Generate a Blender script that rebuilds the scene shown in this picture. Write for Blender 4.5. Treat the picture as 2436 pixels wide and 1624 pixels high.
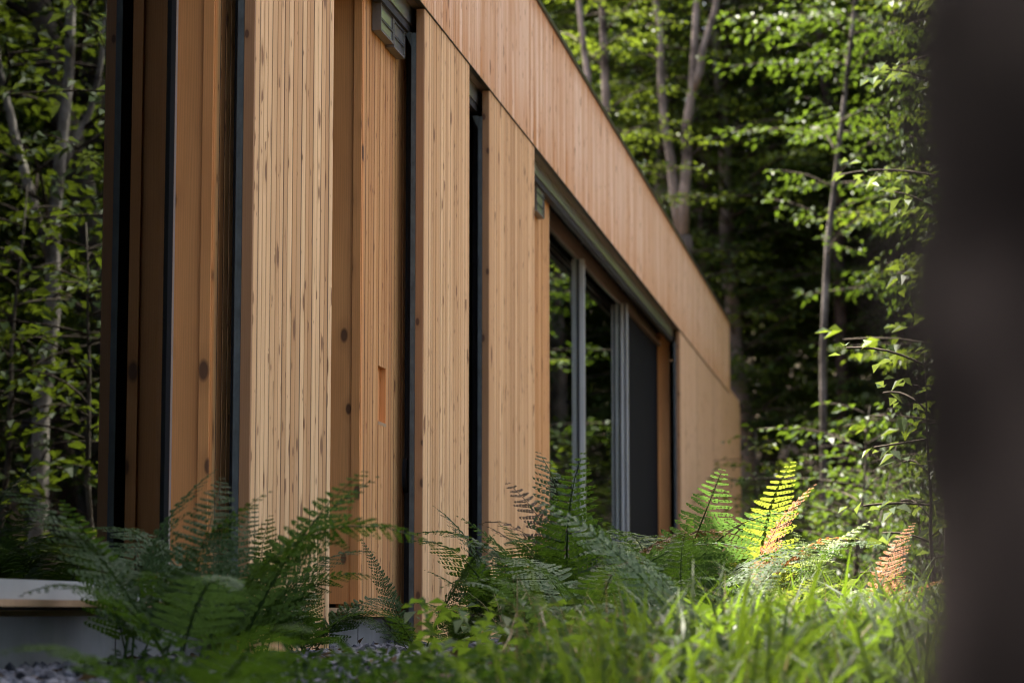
import bpy, math, random
import numpy as np
from mathutils import Vector, Matrix

# ------------------------------------------------------------------ clear
for o in list(bpy.data.objects):
    bpy.data.objects.remove(o)
scene = bpy.context.scene
COL = scene.collection
R = math.radians
# World axes: +Y runs along the long timber facade (away from the camera), +X is out of the facade, facade face at x = 0.

# ------------------------------------------------------------------ camera
CAM = Vector((2.04, 0.0, 0.16))
PITCH, YAW = R(6.389), R(9.126)
cam = bpy.data.cameras.new('camera')
cam.lens = 85.0
cam.sensor_width = 36.0
cam.clip_start = 0.05
cam.clip_end = 2000.0
cam.dof.use_dof = True
cam.dof.focus_distance = 8.9
cam.dof.aperture_fstop = 3.8
camo = bpy.data.objects.new('camera', cam)
COL.objects.link(camo)
camo.location = CAM
camo.rotation_euler = (R(90) + PITCH, 0, YAW)
scene.camera = camo

# ------------------------------------------------------------------ sky, sun, exposure
SUN_BEARING, SUN_ELEV = R(-52), R(62)
world = bpy.data.worlds.new('World')
scene.world = world
world.use_nodes = True
wn = world.node_tree
wn.nodes.clear()
sky = wn.nodes.new('ShaderNodeTexSky')
sky.sky_type = 'NISHITA'
sky.sun_disc = False
sky.sun_elevation = SUN_ELEV
sky.sun_rotation = SUN_BEARING
sky.dust_density = 7.0
sky.air_density = 0.55
sky.ozone_density = 0.3
bg = wn.nodes.new('ShaderNodeBackground')
bg.inputs['Strength'].default_value = 0.12
wo = wn.nodes.new('ShaderNodeOutputWorld')
wn.links.new(sky.outputs[0], bg.inputs[0])
wn.links.new(bg.outputs[0], wo.inputs[0])
sl = bpy.data.lights.new('sun', 'SUN')
sl.energy = 5.0
sl.angle = R(0.53)
sl.color = (1.0, 0.93, 0.80)
so = bpy.data.objects.new('sun', sl)
COL.objects.link(so)
sdir = Vector((math.sin(SUN_BEARING) * math.cos(SUN_ELEV), math.cos(SUN_BEARING) * math.cos(SUN_ELEV), math.sin(SUN_ELEV)))
so.rotation_euler = sdir.to_track_quat('Z', 'Y').to_euler()
so.location = (-20, 30, 40)

scene.view_settings.view_transform = 'Standard'
scene.view_settings.look = 'None'
scene.view_settings.gamma = 1.0
scene.view_settings.exposure = 3.35
scene.render.engine = 'CYCLES'
scene.cycles.use_denoising = True
scene.cycles.filter_width = 0.95
scene.cycles.max_bounces = 7
scene.cycles.diffuse_bounces = 4
scene.cycles.glossy_bounces = 4
scene.cycles.transmission_bounces = 4
scene.cycles.transparent_max_bounces = 12
scene.cycles.caustics_reflective = False
scene.cycles.caustics_refractive = False
scene.cycles.sample_clamp_indirect = 6.0

# ------------------------------------------------------------------ helpers
F_PX = 85.0 / 36.0 * 2436.0


def at(px, py, s):
    """point of the world seen at photograph pixel (px, py) at distance s along +Y"""
    u, v = (px - 1218) / F_PX, (py - 812) / F_PX
    c, sn = math.cos(PITCH), math.sin(PITCH)
    r, up, f = u, -v * c + sn, v * sn + c
    cy, sy = math.cos(YAW), math.sin(YAW)
    dx, dy, dz = r * cy - f * sy, r * sy + f * cy, up
    t = s / dy
    return Vector((CAM.x + dx * t, s, CAM.z + dz * t))


def terrain_h(x, y):
    x = np.asarray(x, float)
    y = np.asarray(y, float)
    near = np.clip((6.5 - y) / 5.0, 0, 1)
    near = near * near * (3 - 2 * near)
    side = np.clip((x - 0.1) / 0.9, 0, 1)
    h = -0.5 * near * side - 0.06 * np.clip((6.0 - y) / 4.0, 0, 1)
    h = h + 0.05 * np.clip((x - 1.0) / 2.0, 0, 1) * np.clip((y - 6) / 4, 0, 1)
    h = h + 0.055 * np.clip(y - 30, 0, 25) + 0.30 * np.clip(y - 55, 0, 60)
    h = h + 0.03 * np.clip(x - 6, 0, 20) + 0.25 * np.clip(x - 26, 0, 60) * np.clip(y / 20, 0, 1)
    bump = 0.035 * np.sin(x * 2.1 + y * 0.7) * np.sin(y * 1.7 - x * 0.4)
    h = h + bump * np.clip((x - 0.8) / 0.8, 0, 1)
    return h


def setp(o, label=None, cat=None, group=None, kind=None):
    if label:
        o['label'] = label
    if cat:
        o['category'] = cat
    if group:
        o['group'] = group
    if kind:
        o['kind'] = kind
    return o


def thing(name, label, cat, loc=(0, 0, 0), rotz=0.0, group=None):
    o = bpy.data.objects.new(name, None)
    COL.objects.link(o)
    o.location = loc
    o.rotation_euler = (0, 0, rotz)
    o.empty_display_size = 0.1
    return setp(o, label, cat, group)


def mesh_np(name, V, faces, mat, smooth=False):
    """V (n,3); faces list of arrays, each (m,k)"""
    me = bpy.data.meshes.new(name)
    V = np.asarray(V, np.float32)
    me.vertices.add(len(V))
    me.vertices.foreach_set('co', V.ravel())
    if not isinstance(faces, list):
        faces = [faces]
    li = np.concatenate([np.asarray(f).ravel() for f in faces]).astype(np.int32)
    tot = np.concatenate([np.full(len(f), np.asarray(f).shape[1]) for f in faces]).astype(np.int32)
    st = np.concatenate([[0], np.cumsum(tot)[:-1]]).astype(np.int32)
    me.loops.add(len(li))
    me.loops.foreach_set('vertex_index', li)
    me.polygons.add(len(tot))
    me.polygons.foreach_set('loop_start', st)
    me.polygons.foreach_set('loop_total', tot)
    me.polygons.foreach_set('use_smooth', np.full(len(tot), bool(smooth)))
    me.update(calc_edges=True)
    if mat:
        me.materials.append(mat)
    return me


def obj(name, me, parent=None, loc=None):
    o = bpy.data.objects.new(name, me)
    COL.objects.link(o)
    if parent is not None:
        o.parent = parent
    if loc is not None:
        o.location = loc
    return o


class MB:
    """collects boxes, prisms and tubes into one mesh"""

    def __init__(self):
        self.v, self.q, self.n = [], {}, 0

    def add(self, V, F):
        V = np.asarray(V, float)
        self.v.append(V)
        for f in F:
            self.q.setdefault(len(f), []).append([i + self.n for i in f])
        self.n += len(V)

    def box(self, x0, x1, y0, y1, z0, z1):
        V = [(x, y, z) for z in (z0, z1) for y in (y0, y1) for x in (x0, x1)]
        self.add(V, [(0, 2, 3, 1), (4, 5, 7, 6), (0, 1, 5, 4), (2, 6, 7, 3), (0, 4, 6, 2), (1, 3, 7, 5)])
        return self

    def cbox(self, x0, x1, y0, y1, z0, z1, c=0.002):
        """box with its two outer (+x) vertical edges chamfered"""
        P = [(x0, y0), (x1 - c, y0), (x1, y0 + c), (x1, y1 - c), (x1 - c, y1), (x0, y1)]
        V = [(p[0], p[1], z) for z in (z0, z1) for p in P]
        F = [(i, (i + 1) % 6, 6 + (i + 1) % 6, 6 + i) for i in range(6)]
        F += [(0, 5, 4, 3, 2, 1), (6, 7, 8, 9, 10, 11)]
        self.add(V, F)
        return self

    def prism(self, poly, axis, a0, a1):
        k = len(poly)
        V = []
        for a in (a0, a1):
            for p in poly:
                V.append((a, p[0], p[1]) if axis == 'x' else ((p[0], a, p[1]) if axis == 'y' else (p[0], p[1], a)))
        F = [(i, (i + 1) % k, k + (i + 1) % k, k + i) for i in range(k)]
        F += [tuple(range(k))[::-1], tuple(range(k, 2 * k))]
        self.add(V, F)
        return self

    def tube(self, pts, radii, k=6, jit=0.0, rng=None):
        pts = np.asarray(pts, float)
        V = []
        for i, p in enumerate(pts):
            t = pts[min(i + 1, len(pts) - 1)] - pts[max(i - 1, 0)]
            t = t / (np.linalg.norm(t) + 1e-9)
            a = np.cross(t, (0.31, 0.95, 0.05) if abs(t[2]) > 0.5 else (0, 0, 1))
            a /= np.linalg.norm(a) + 1e-9
            b = np.cross(t, a)
            for j in range(k):
                an = 2 * math.pi * j / k
                r = radii[i] * (1 + (jit * rng.uniform(-1, 1) if rng is not None else 0))
                V.append(p + r * (math.cos(an) * a + math.sin(an) * b))
        F = []
        for i in range(len(pts) - 1):
            for j in range(k):
                F.append((i * k + j, i * k + (j + 1) % k, (i + 1) * k + (j + 1) % k, (i + 1) * k + j))
        F.append(tuple(range(k))[::-1])
        F.append(tuple(range((len(pts) - 1) * k, len(pts) * k)))
        self.add(V, F)
        return self

    def mesh(self, name, mat, smooth=False):
        V = np.concatenate(self.v)
        fs = [np.array(f) for f in self.q.values()]
        return mesh_np(name, V, fs, mat, smooth)

    def build(self, name, mat, parent=None, smooth=False):
        return obj(name, self.mesh(name, mat, smooth), parent)


# ------------------------------------------------------------------ materials
def new_mat(name):
    m = bpy.data.materials.new(name)
    m.use_nodes = True
    nt = m.node_tree
    nt.nodes.clear()
    out = nt.nodes.new('ShaderNodeOutputMaterial')
    return m, nt, out


def nd(nt, typ, **kw):
    n = nt.nodes.new(typ)
    for k, v in kw.items():
        if k in n.inputs.keys():
            n.inputs[k].default_value = v
        else:
            setattr(n, k, v)
    return n


def mixc(nt, fac, a, b, blend='MIX'):
    m = nt.nodes.new('ShaderNodeMix')
    m.data_type = 'RGBA'
    m.blend_type = blend
    for sock, val in ((m.inputs[0], fac), (m.inputs[6], a), (m.inputs[7], b)):
        if hasattr(val, 'is_linked') or isinstance(val, bpy.types.NodeSocket):
            nt.links.new(val, sock)
        elif isinstance(val, tuple):
            sock.default_value = (*val, 1.0) if len(val) == 3 else val
        else:
            sock.default_value = val
    return m.outputs[2]


def math_(nt, op, a, b=None, c=None, clamp=False):
    m = nt.nodes.new('ShaderNodeMath')
    m.operation = op
    m.use_clamp = clamp
    for i, v in enumerate((a, b, c)):
        if v is None:
            continue
        if isinstance(v, bpy.types.NodeSocket):
            nt.links.new(v, m.inputs[i])
        else:
            m.inputs[i].default_value = v
    return m.outputs[0]


def ramp(nt, fac, lo, hi):
    m = nt.nodes.new('ShaderNodeMapRange')
    m.clamp = True
    m.inputs[1].default_value = lo
    m.inputs[2].default_value = hi
    nt.links.new(fac, m.inputs[0])
    return m.outputs[0]


def pos_scaled(nt, sx, sy, sz, offset_by=None):
    g = nt.nodes.new('ShaderNodeNewGeometry')
    m = nt.nodes.new('ShaderNodeMapping')
    m.inputs['Scale'].default_value = (sx, sy, sz)
    nt.links.new(g.outputs['Position'], m.inputs['Vector'])
    if offset_by is not None:
        cb = nt.nodes.new('ShaderNodeCombineXYZ')
        for i, k in enumerate((3.1, 5.7, 61.0)):
            nt.links.new(math_(nt, 'MULTIPLY', offset_by, k), cb.inputs[i])
        nt.links.new(cb.outputs[0], m.inputs['Location'])
    return m.outputs[0]


def pos2d(nt, axis, sa, sz, offset_by=None):
    g = nt.nodes.new('ShaderNodeNewGeometry')
    sp = nt.nodes.new('ShaderNodeSeparateXYZ')
    nt.links.new(g.outputs['Position'], sp.inputs[0])
    cb = nt.nodes.new('ShaderNodeCombineXYZ')
    a = math_(nt, 'MULTIPLY', sp.outputs[axis], sa)
    z = math_(nt, 'MULTIPLY', sp.outputs[2], sz)
    if offset_by is not None:
        a = math_(nt, 'ADD', a, math_(nt, 'MULTIPLY', offset_by, 37.0))
        z = math_(nt, 'ADD', z, math_(nt, 'MULTIPLY', offset_by, 91.0))
    nt.links.new(a, cb.inputs[0])
    nt.links.new(z, cb.inputs[1])
    return cb.outputs[0]


def rnd(nt):
    g = nt.nodes.new('ShaderNodeNewGeometry')
    oi = nt.nodes.new('ShaderNodeObjectInfo')
    return math_(nt, 'FRACT', math_(nt, 'ADD', g.outputs['Random Per Island'], oi.outputs['Random']))


def principled(nt, out, color=None, rough=0.6, metal=0.0, spec=0.5, bump=None, bump_s=0.3, bump_d=0.002):
    p = nt.nodes.new('ShaderNodeBsdfPrincipled')
    p.inputs['Roughness'].default_value = rough
    p.inputs['Metallic'].default_value = metal
    p.inputs['Specular IOR Level'].default_value = spec
    if isinstance(color, bpy.types.NodeSocket):
        nt.links.new(color, p.inputs['Base Color'])
    elif color is not None:
        p.inputs['Base Color'].default_value = (*color, 1)
    if bump is not None:
        b = nt.nodes.new('ShaderNodeBump')
        b.inputs['Strength'].default_value = bump_s
        b.inputs['Distance'].default_value = bump_d
        nt.links.new(bump, b.inputs['Height'])
        nt.links.new(b.outputs[0], p.inputs['Normal'])
    if out is not None:
        nt.links.new(p.outputs[0], out.inputs[0])
    return p


def wood_strips(name, light, dark, stain, stain_amt=0.35, tone=0.55, knot=(0.15, 0.065, 0.028), stain_z=None):
    """laminated softwood strips: per-strip tone, long grain, small resin dashes, weather stains"""
    m, nt, out = new_mat(name)
    r = rnd(nt)
    n1 = nd(nt, 'ShaderNodeTexNoise', Scale=1.0, Detail=4.0, Roughness=0.6)
    nt.links.new(pos_scaled(nt, 60, 60, 1.3, r), n1.inputs['Vector'])
    n2 = nd(nt, 'ShaderNodeTexNoise', Scale=1.0, Detail=3.0)
    nt.links.new(pos_scaled(nt, 400, 260, 6.0, r), n2.inputs['Vector'])
    c = mixc(nt, math_(nt, 'MULTIPLY', r, tone), light, dark)
    odd = math_(nt, 'GREATER_THAN', math_(nt, 'FRACT', math_(nt, 'MULTIPLY', r, 13.7)), 0.80)
    c = mixc(nt, math_(nt, 'MULTIPLY', odd, 0.38), c, stain)
    c = mixc(nt, math_(nt, 'MULTIPLY', ramp(nt, n1.outputs[0], 0.45, 0.75), 0.55), c, dark)
    c = mixc(nt, math_(nt, 'MULTIPLY', ramp(nt, n2.outputs[0], 0.5, 0.85), 0.3), c, tuple(x * 0.55 for x in dark))
    # orange weather stains with soft vertical shape
    n3 = nd(nt, 'ShaderNodeTexNoise', Scale=1.0, Detail=5.0, Roughness=0.65)
    nt.links.new(pos_scaled(nt, 2.0, 9.0, 0.75), n3.inputs['Vector'])
    st = math_(nt, 'MULTIPLY', ramp(nt, n3.outputs[0], 0.46, 0.72), stain_amt)
    if stain_z:
        g = nt.nodes.new('ShaderNodeNewGeometry')
        sx = nt.nodes.new('ShaderNodeSeparateXYZ')
        nt.links.new(g.outputs['Position'], sx.inputs[0])
        n5 = nd(nt, 'ShaderNodeTexNoise', Scale=1.0, Detail=4.0)
        nt.links.new(pos_scaled(nt, 1.0, 9.0, 0.4), n5.inputs['Vector'])
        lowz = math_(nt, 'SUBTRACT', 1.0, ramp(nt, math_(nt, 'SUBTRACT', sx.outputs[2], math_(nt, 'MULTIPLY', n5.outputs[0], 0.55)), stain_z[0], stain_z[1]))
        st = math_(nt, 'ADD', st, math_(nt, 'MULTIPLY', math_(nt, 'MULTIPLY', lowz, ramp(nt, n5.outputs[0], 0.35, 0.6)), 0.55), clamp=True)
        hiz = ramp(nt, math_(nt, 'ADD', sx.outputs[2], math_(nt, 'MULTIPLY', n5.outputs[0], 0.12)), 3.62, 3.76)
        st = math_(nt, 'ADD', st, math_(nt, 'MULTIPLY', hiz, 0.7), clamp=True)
    c = mixc(nt, st, c, stain)
    # knots and resin dashes
    for (sy, sz, amt, th, big) in ((16, 8.0, 0.8, 0.90, 0.42), (33, 16.0, 0.65, 0.90, 0.34), (21, 2.2, 0.45, 0.88, 0.16)):
        v = nd(nt, 'ShaderNodeTexVoronoi', Scale=1.0)
        v.voronoi_dimensions = '2D'
        nt.links.new(pos2d(nt, 1, sy, sz, r), v.inputs['Vector'])
        sep = nt.nodes.new('ShaderNodeSeparateColor')
        nt.links.new(v.outputs['Color'], sep.inputs[0])
        rad = math_(nt, 'ADD', 0.05, math_(nt, 'MULTIPLY', math_(nt, 'MULTIPLY', sep.outputs[1], sep.outputs[1]), big))
        d = math_(nt, 'DIVIDE', v.outputs['Distance'], rad)
        k = math_(nt, 'SUBTRACT', 1.0, ramp(nt, d, 0.55, 1.0))
        halo = math_(nt, 'SUBTRACT', 1.0, ramp(nt, d, 0.7, 2.4))
        sel = math_(nt, 'GREATER_THAN', sep.outputs[0], th)
        c = mixc(nt, math_(nt, 'MULTIPLY', math_(nt, 'MULTIPLY', halo, sel), 0.5 * amt), c, stain)
        c = mixc(nt, math_(nt, 'MULTIPLY', math_(nt, 'MULTIPLY', k, sel), amt), c, knot)
    principled(nt, out, c, rough=0.72, spec=0.25, bump=n2.outputs[0], bump_s=0.5, bump_d=0.0012)
    return m


def wood_board(name, light, dark, knot=(0.09, 0.04, 0.02), kscale=4.0, damp=None):
    """a wide plain board with fine grain and a few round knots"""
    m, nt, out = new_mat(name)
    oi = nt.nodes.new('ShaderNodeObjectInfo')
    r = oi.outputs['Random']
    nw = nd(nt, 'ShaderNodeTexNoise', Scale=1.0, Detail=2.0)
    nt.links.new(pos_scaled(nt, 5, 5, 1.1, r), nw.inputs['Vector'])
    w = nd(nt, 'ShaderNodeTexWave', Scale=1.0, Distortion=9.0, Detail=3.0)
    w.inputs['Detail Scale'].default_value = 0.6
    w.bands_direction = 'X'
    nt.links.new(pos_scaled(nt, 38, 38, 1.4, r), w.inputs['Vector'])
    n2 = nd(nt, 'ShaderNodeTexNoise', Scale=1.0, Detail=4.0)
    nt.links.new(pos_scaled(nt, 300, 300, 7, r), n2.inputs['Vector'])
    c = mixc(nt, ramp(nt, nw.outputs[0], 0.3, 0.75), light, dark)
    c = mixc(nt, math_(nt, 'MULTIPLY', w.outputs['Fac'], 0.22), c, tuple(x * 0.7 for x in dark))
    c = mixc(nt, math_(nt, 'MULTIPLY', ramp(nt, n2.outputs[0], 0.5, 0.8), 0.3), c, tuple(x * 0.6 for x in dark))
    v = nd(nt, 'ShaderNodeTexVoronoi', Scale=1.0)
    v.voronoi_dimensions = '2D'
    nt.links.new(pos2d(nt, 0, kscale * 2.0, kscale * 1.0, r), v.inputs['Vector'])
    sep = nt.nodes.new('ShaderNodeSeparateColor')
    nt.links.new(v.outputs['Color'], sep.inputs[0])
    sel = math_(nt, 'GREATER_THAN', sep.outputs[1], 0.5)
    rad = math_(nt, 'ADD', 0.55, math_(nt, 'MULTIPLY', sep.outputs[2], 0.9))
    dist = math_(nt, 'DIVIDE', v.outputs['Distance'], rad)
    halo = math_(nt, 'MULTIPLY', math_(nt, 'SUBTRACT', 1.0, ramp(nt, dist, 0.06, 0.24)), 0.35)
    core = math_(nt, 'MULTIPLY', math_(nt, 'SUBTRACT', 1.0, ramp(nt, dist, 0.06, 0.10)), 0.9)
    c = mixc(nt, math_(nt, 'MULTIPLY', halo, sel), c, tuple(x * 0.5 for x in dark))
    c = mixc(nt, math_(nt, 'MULTIPLY', core, sel), c, knot)
    principled(nt, out, c, rough=0.6, spec=0.3, bump=n2.outputs[0], bump_s=0.35, bump_d=0.001)
    return m


def plain(name, color, rough=0.6, metal=0.0, spec=0.5, var=0.25, scale=9.0, bump=0.0):
    m, nt, out = new_mat(name)
    n = nd(nt, 'ShaderNodeTexNoise', Scale=scale, Detail=5.0, Roughness=0.65)
    nt.links.new(pos_scaled(nt, 1, 1, 0.6), n.inputs['Vector'])
    c = mixc(nt, ramp(nt, n.outputs[0], 0.3, 0.7), tuple(x * (1 - var) for x in color), tuple(min(1, x * (1 + var)) for x in color))
    principled(nt, out, c, rough=rough, metal=metal, spec=spec, bump=n.outputs[0] if bump else None, bump_s=bump, bump_d=0.003)
    return m


def leaf_mat(name, dark, light, trans, tfac=0.45, rough=0.5, spec=0.14, patch=0.25):
    m, nt, out = new_mat(name)
    r = rnd(nt)
    n = nd(nt, 'ShaderNodeTexNoise', Scale=patch, Detail=3.0)
    nt.links.new(pos_scaled(nt, 1, 1, 1), n.inputs['Vector'])
    f = math_(nt, 'ADD', math_(nt, 'MULTIPLY', r, 0.55), math_(nt, 'MULTIPLY', ramp(nt, n.outputs[0], 0.3, 0.7), 0.45))
    c = mixc(nt, f, dark, light)
    p = principled(nt, None, c, rough=rough, spec=spec)
    t = nt.nodes.new('ShaderNodeBsdfTranslucent')
    tc = mixc(nt, f, tuple(x * 0.6 for x in trans), trans)
    nt.links.new(tc, t.inputs[0])
    mx = nt.nodes.new('ShaderNodeMixShader')
    mx.inputs[0].default_value = tfac
    nt.links.new(p.outputs[0], mx.inputs[1])
    nt.links.new(t.outputs[0], mx.inputs[2])
    nt.links.new(mx.outputs[0], out.inputs[0])
    return m


def glass_mat(name, tint=(0.75, 0.8, 0.8), ior=1.38, rough=0.0):
    """double glazing: mirror by angle over a clear pane"""
    m, nt, out = new_mat(name)
    fr = nt.nodes.new('ShaderNodeFresnel')
    fr.inputs['IOR'].default_value = ior
    tr = nt.nodes.new('ShaderNodeBsdfTransparent')
    tr.inputs[0].default_value = (*tint, 1)
    gl = nt.nodes.new('ShaderNodeBsdfGlossy')
    gl.inputs['Color'].default_value = (0.92, 0.97, 0.95, 1)
    gl.inputs['Roughness'].default_value = rough
    mx = nt.nodes.new('ShaderNodeMixShader')
    nt.links.new(fr.outputs[0], mx.inputs[0])
    nt.links.new(tr.outputs[0], mx.inputs[1])
    nt.links.new(gl.outputs[0], mx.inputs[2])
    nt.links.new(mx.outputs[0], out.inputs[0])
    return m


def bark_mat(name, a, b, c3, scale=6.0, lo=0.48, hi=0.66):
    m, nt, out = new_mat(name)
    n = nd(nt, 'ShaderNodeTexNoise', Scale=1.0, Detail=6.0, Roughness=0.65)
    nt.links.new(pos_scaled(nt, scale * 1.6, scale * 1.6, scale * 0.5), n.inputs['Vector'])
    n2 = nd(nt, 'ShaderNodeTexNoise', Scale=1.0, Detail=3.0)
    nt.links.new(pos_scaled(nt, scale * 0.4, scale * 0.4, scale * 0.35), n2.inputs['Vector'])
    c = mixc(nt, ramp(nt, n.outputs[0], 0.35, 0.65), a, b)
    c = mixc(nt, ramp(nt, n2.outputs[0], lo, hi), c, c3)
    principled(nt, out, c, rough=0.95, spec=0.03, bump=n.outputs[0], bump_s=0.8, bump_d=0.012)
    return m


M = {}
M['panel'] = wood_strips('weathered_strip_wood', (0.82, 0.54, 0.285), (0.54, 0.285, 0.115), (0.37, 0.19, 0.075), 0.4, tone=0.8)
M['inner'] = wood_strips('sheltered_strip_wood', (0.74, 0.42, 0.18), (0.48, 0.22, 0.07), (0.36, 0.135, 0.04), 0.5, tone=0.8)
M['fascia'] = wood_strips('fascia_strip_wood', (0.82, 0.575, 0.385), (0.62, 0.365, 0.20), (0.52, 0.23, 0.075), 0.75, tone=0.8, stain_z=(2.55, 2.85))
M['endwall'] = wood_strips('end_wall_strip_wood', (0.70, 0.45, 0.265), (0.55, 0.315, 0.165), (0.44, 0.24, 0.105), 0.3, tone=0.6)
M['edge'] = wood_board('panel_edge_wood', (0.42, 0.225, 0.105), (0.30, 0.15, 0.065), kscale=6)
M['jamb'] = wood_board('jamb_board_wood', (0.78, 0.36, 0.125), (0.58, 0.24, 0.075), kscale=3.2)
M['ledge'] = wood_board('ledge_wood', (0.42, 0.27, 0.15), (0.30, 0.18, 0.09), kscale=3)
M['ceil'] = wood_board('ceiling_board_wood', (0.55, 0.36, 0.19), (0.42, 0.25, 0.12), kscale=1.2)
M['backing'] = plain('dark_membrane', (0.02, 0.014, 0.010), rough=0.9, var=0.2)
M['black'] = plain('black_and_gap_shade', (0.012, 0.010, 0.010), rough=0.7, var=0.2)  # black for real dark parts and for shade filled into gaps
M['galv'] = plain('dull_steel', (0.085, 0.10, 0.10), rough=0.5, metal=0.35, var=0.3, scale=26)
M['alu'] = plain('grey_aluminium', (0.46, 0.46, 0.45), rough=0.42, metal=0.3, var=0.05, scale=5)
M['aludark'] = plain('dark_aluminium', (0.05, 0.055, 0.065), rough=0.4, metal=0.3, var=0.1)
M['beam'] = plain('satin_metal_beam', (0.62, 0.64, 0.60), rough=0.28, metal=1.0, var=0.06, scale=3)
M['brown'] = plain('brown_rail_paint', (0.15, 0.105, 0.085), rough=0.45, var=0.1)
M['cap'] = plain('dark_roof_metal', (0.035, 0.037, 0.035), rough=0.4, metal=0.6, var=0.2)
M['concrete'] = plain('concrete', (0.19, 0.185, 0.175), rough=0.85, var=0.25, scale=4.5, bump=0.25)
M['bounce_slab'] = plain('pale_bounce', (0.42, 0.40, 0.36), rough=0.85, var=0.12)
M['blind'] = plain('charcoal_screen', (0.009, 0.009, 0.010), rough=0.9, spec=0.1, var=0.08)
M['sill'] = plain('pale_grey_sill', (0.34, 0.36, 0.36), rough=0.4, var=0.08)
M['dull'] = plain('interior_plaster', (0.40, 0.37, 0.33), rough=0.9, var=0.1)
M['floor'] = plain('interior_floor', (0.45, 0.36, 0.26), rough=0.5, var=0.1)
M['glass'] = glass_mat('window_glass', tint=(0.38, 0.41, 0.41), ior=1.35)
M['glass2'] = glass_mat('sliding_door_glass', ior=1.75)
M['ventmetal'] = plain('dark_vent_metal', (0.16, 0.15, 0.135), rough=0.45, metal=0.3, var=0.15)
M['bark'] = bark_mat('grey_bark', (0.05, 0.042, 0.035), (0.14, 0.125, 0.108), (0.025, 0.022, 0.018))
M['birch'] = bark_mat('pale_birch_bark', (0.14, 0.125, 0.11), (0.34, 0.315, 0.29), (0.035, 0.03, 0.026), 7)
M['pink'] = bark_mat('pinkish_grey_bark', (0.07, 0.057, 0.049), (0.165, 0.14, 0.122), (0.03, 0.024, 0.02), 5)
M['pale'] = bark_mat('pale_pinkish_bark', (0.09, 0.073, 0.062), (0.21, 0.175, 0.152), (0.034, 0.027, 0.023), 5)
M['darkbark'] = bark_mat('dark_rough_bark', (0.020, 0.015, 0.013), (0.048, 0.038, 0.033), (0.010, 0.008, 0.007), 9)
M['frontbark'] = bark_mat('patchy_dark_bark', (0.018, 0.0145, 0.0125), (0.062, 0.051, 0.045), (0.005, 0.004, 0.0035), 16, 0.42, 0.60)  # dark bark broken up by large random patches
M['twig'] = bark_mat('dark_twig', (0.03, 0.025, 0.02), (0.06, 0.05, 0.04), (0.02, 0.016, 0.014), 9)
M['leaf'] = leaf_mat('beech_leaf', (0.0078, 0.0194, 0.0048), (0.0242, 0.0461, 0.0097), (0.0620, 0.1008, 0.0077), 0.42)
M['leaf2'] = leaf_mat('maple_leaf', (0.0101, 0.0242, 0.0056), (0.0329, 0.0582, 0.0112), (0.0970, 0.1333, 0.0101), 0.45)
M['leaf3'] = leaf_mat('pale_sapling_leaf', (0.0218, 0.0435, 0.0131), (0.0462, 0.0707, 0.0245), (0.1113, 0.1468, 0.0253), 0.40)
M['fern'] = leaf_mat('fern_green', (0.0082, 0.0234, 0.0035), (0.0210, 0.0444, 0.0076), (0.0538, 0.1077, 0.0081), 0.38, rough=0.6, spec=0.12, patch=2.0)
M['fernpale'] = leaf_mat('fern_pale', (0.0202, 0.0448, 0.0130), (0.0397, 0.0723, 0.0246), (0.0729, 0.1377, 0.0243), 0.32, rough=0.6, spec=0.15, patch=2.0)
M['fernlit'] = leaf_mat('fern_sunlit', (0.0510, 0.0808, 0.0136), (0.1020, 0.1403, 0.0255), (0.1690, 0.2015, 0.0228), 0.45, patch=2.0)  # brighter copy of the fern green, sunlight put into its colour
M['fernbrown'] = leaf_mat('fern_rust', (0.12, 0.045, 0.015), (0.24, 0.10, 0.04), (0.28, 0.11, 0.035), 0.3, rough=0.7, patch=3.0)
M['ferndead'] = leaf_mat('fern_dead_brown', (0.035, 0.023, 0.012), (0.075, 0.048, 0.024), (0.08, 0.045, 0.015), 0.2, rough=0.7, patch=3.0)
M['grass'] = leaf_mat('grass_blade', (0.0075, 0.0198, 0.0029), (0.0354, 0.0590, 0.0075), (0.1080, 0.1727, 0.0107), 0.45, patch=2.2)
M['straw'] = leaf_mat('dry_straw', (0.07, 0.055, 0.025), (0.17, 0.135, 0.065), (0.16, 0.12, 0.05), 0.3, patch=3.0)
M['herb'] = leaf_mat('herb_leaf', (0.0112, 0.0294, 0.0056), (0.0420, 0.0770, 0.0126), (0.1200, 0.1950, 0.0150), 0.45, patch=1.5)


def ground_mat():
    m, nt, out = new_mat('forest_soil')
    n = nd(nt, 'ShaderNodeTexNoise', Scale=3.0, Detail=8.0, Roughness=0.7)
    nt.links.new(pos_scaled(nt, 1, 1, 1), n.inputs['Vector'])
    n2 = nd(nt, 'ShaderNodeTexNoise', Scale=38.0, Detail=4.0)
    nt.links.new(pos_scaled(nt, 1, 1, 1), n2.inputs['Vector'])
    c = mixc(nt, ramp(nt, n.outputs[0], 0.35, 0.65), (0.020, 0.015, 0.010), (0.045, 0.032, 0.020))
    c = mixc(nt, ramp(nt, n2.outputs[0], 0.55, 0.75), c, (0.075, 0.05, 0.03))
    principled(nt, out, c, rough=0.95, spec=0.1, bump=n2.outputs[0], bump_s=0.7, bump_d=0.02)
    return m


def stone_mat():
    m, nt, out = new_mat('slate_gravel')
    r = rnd(nt)
    c = mixc(nt, r, (0.022, 0.024, 0.030), (0.095, 0.098, 0.115))
    n = nd(nt, 'ShaderNodeTexNoise', Scale=60.0, Detail=3.0)
    nt.links.new(pos_scaled(nt, 1, 1, 1), n.inputs['Vector'])
    principled(nt, out, c, rough=0.7, spec=0.3, bump=n.outputs[0], bump_s=0.4, bump_d=0.003)
    return m


M['soil'] = ground_mat()
M['stone'] = stone_mat()

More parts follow.
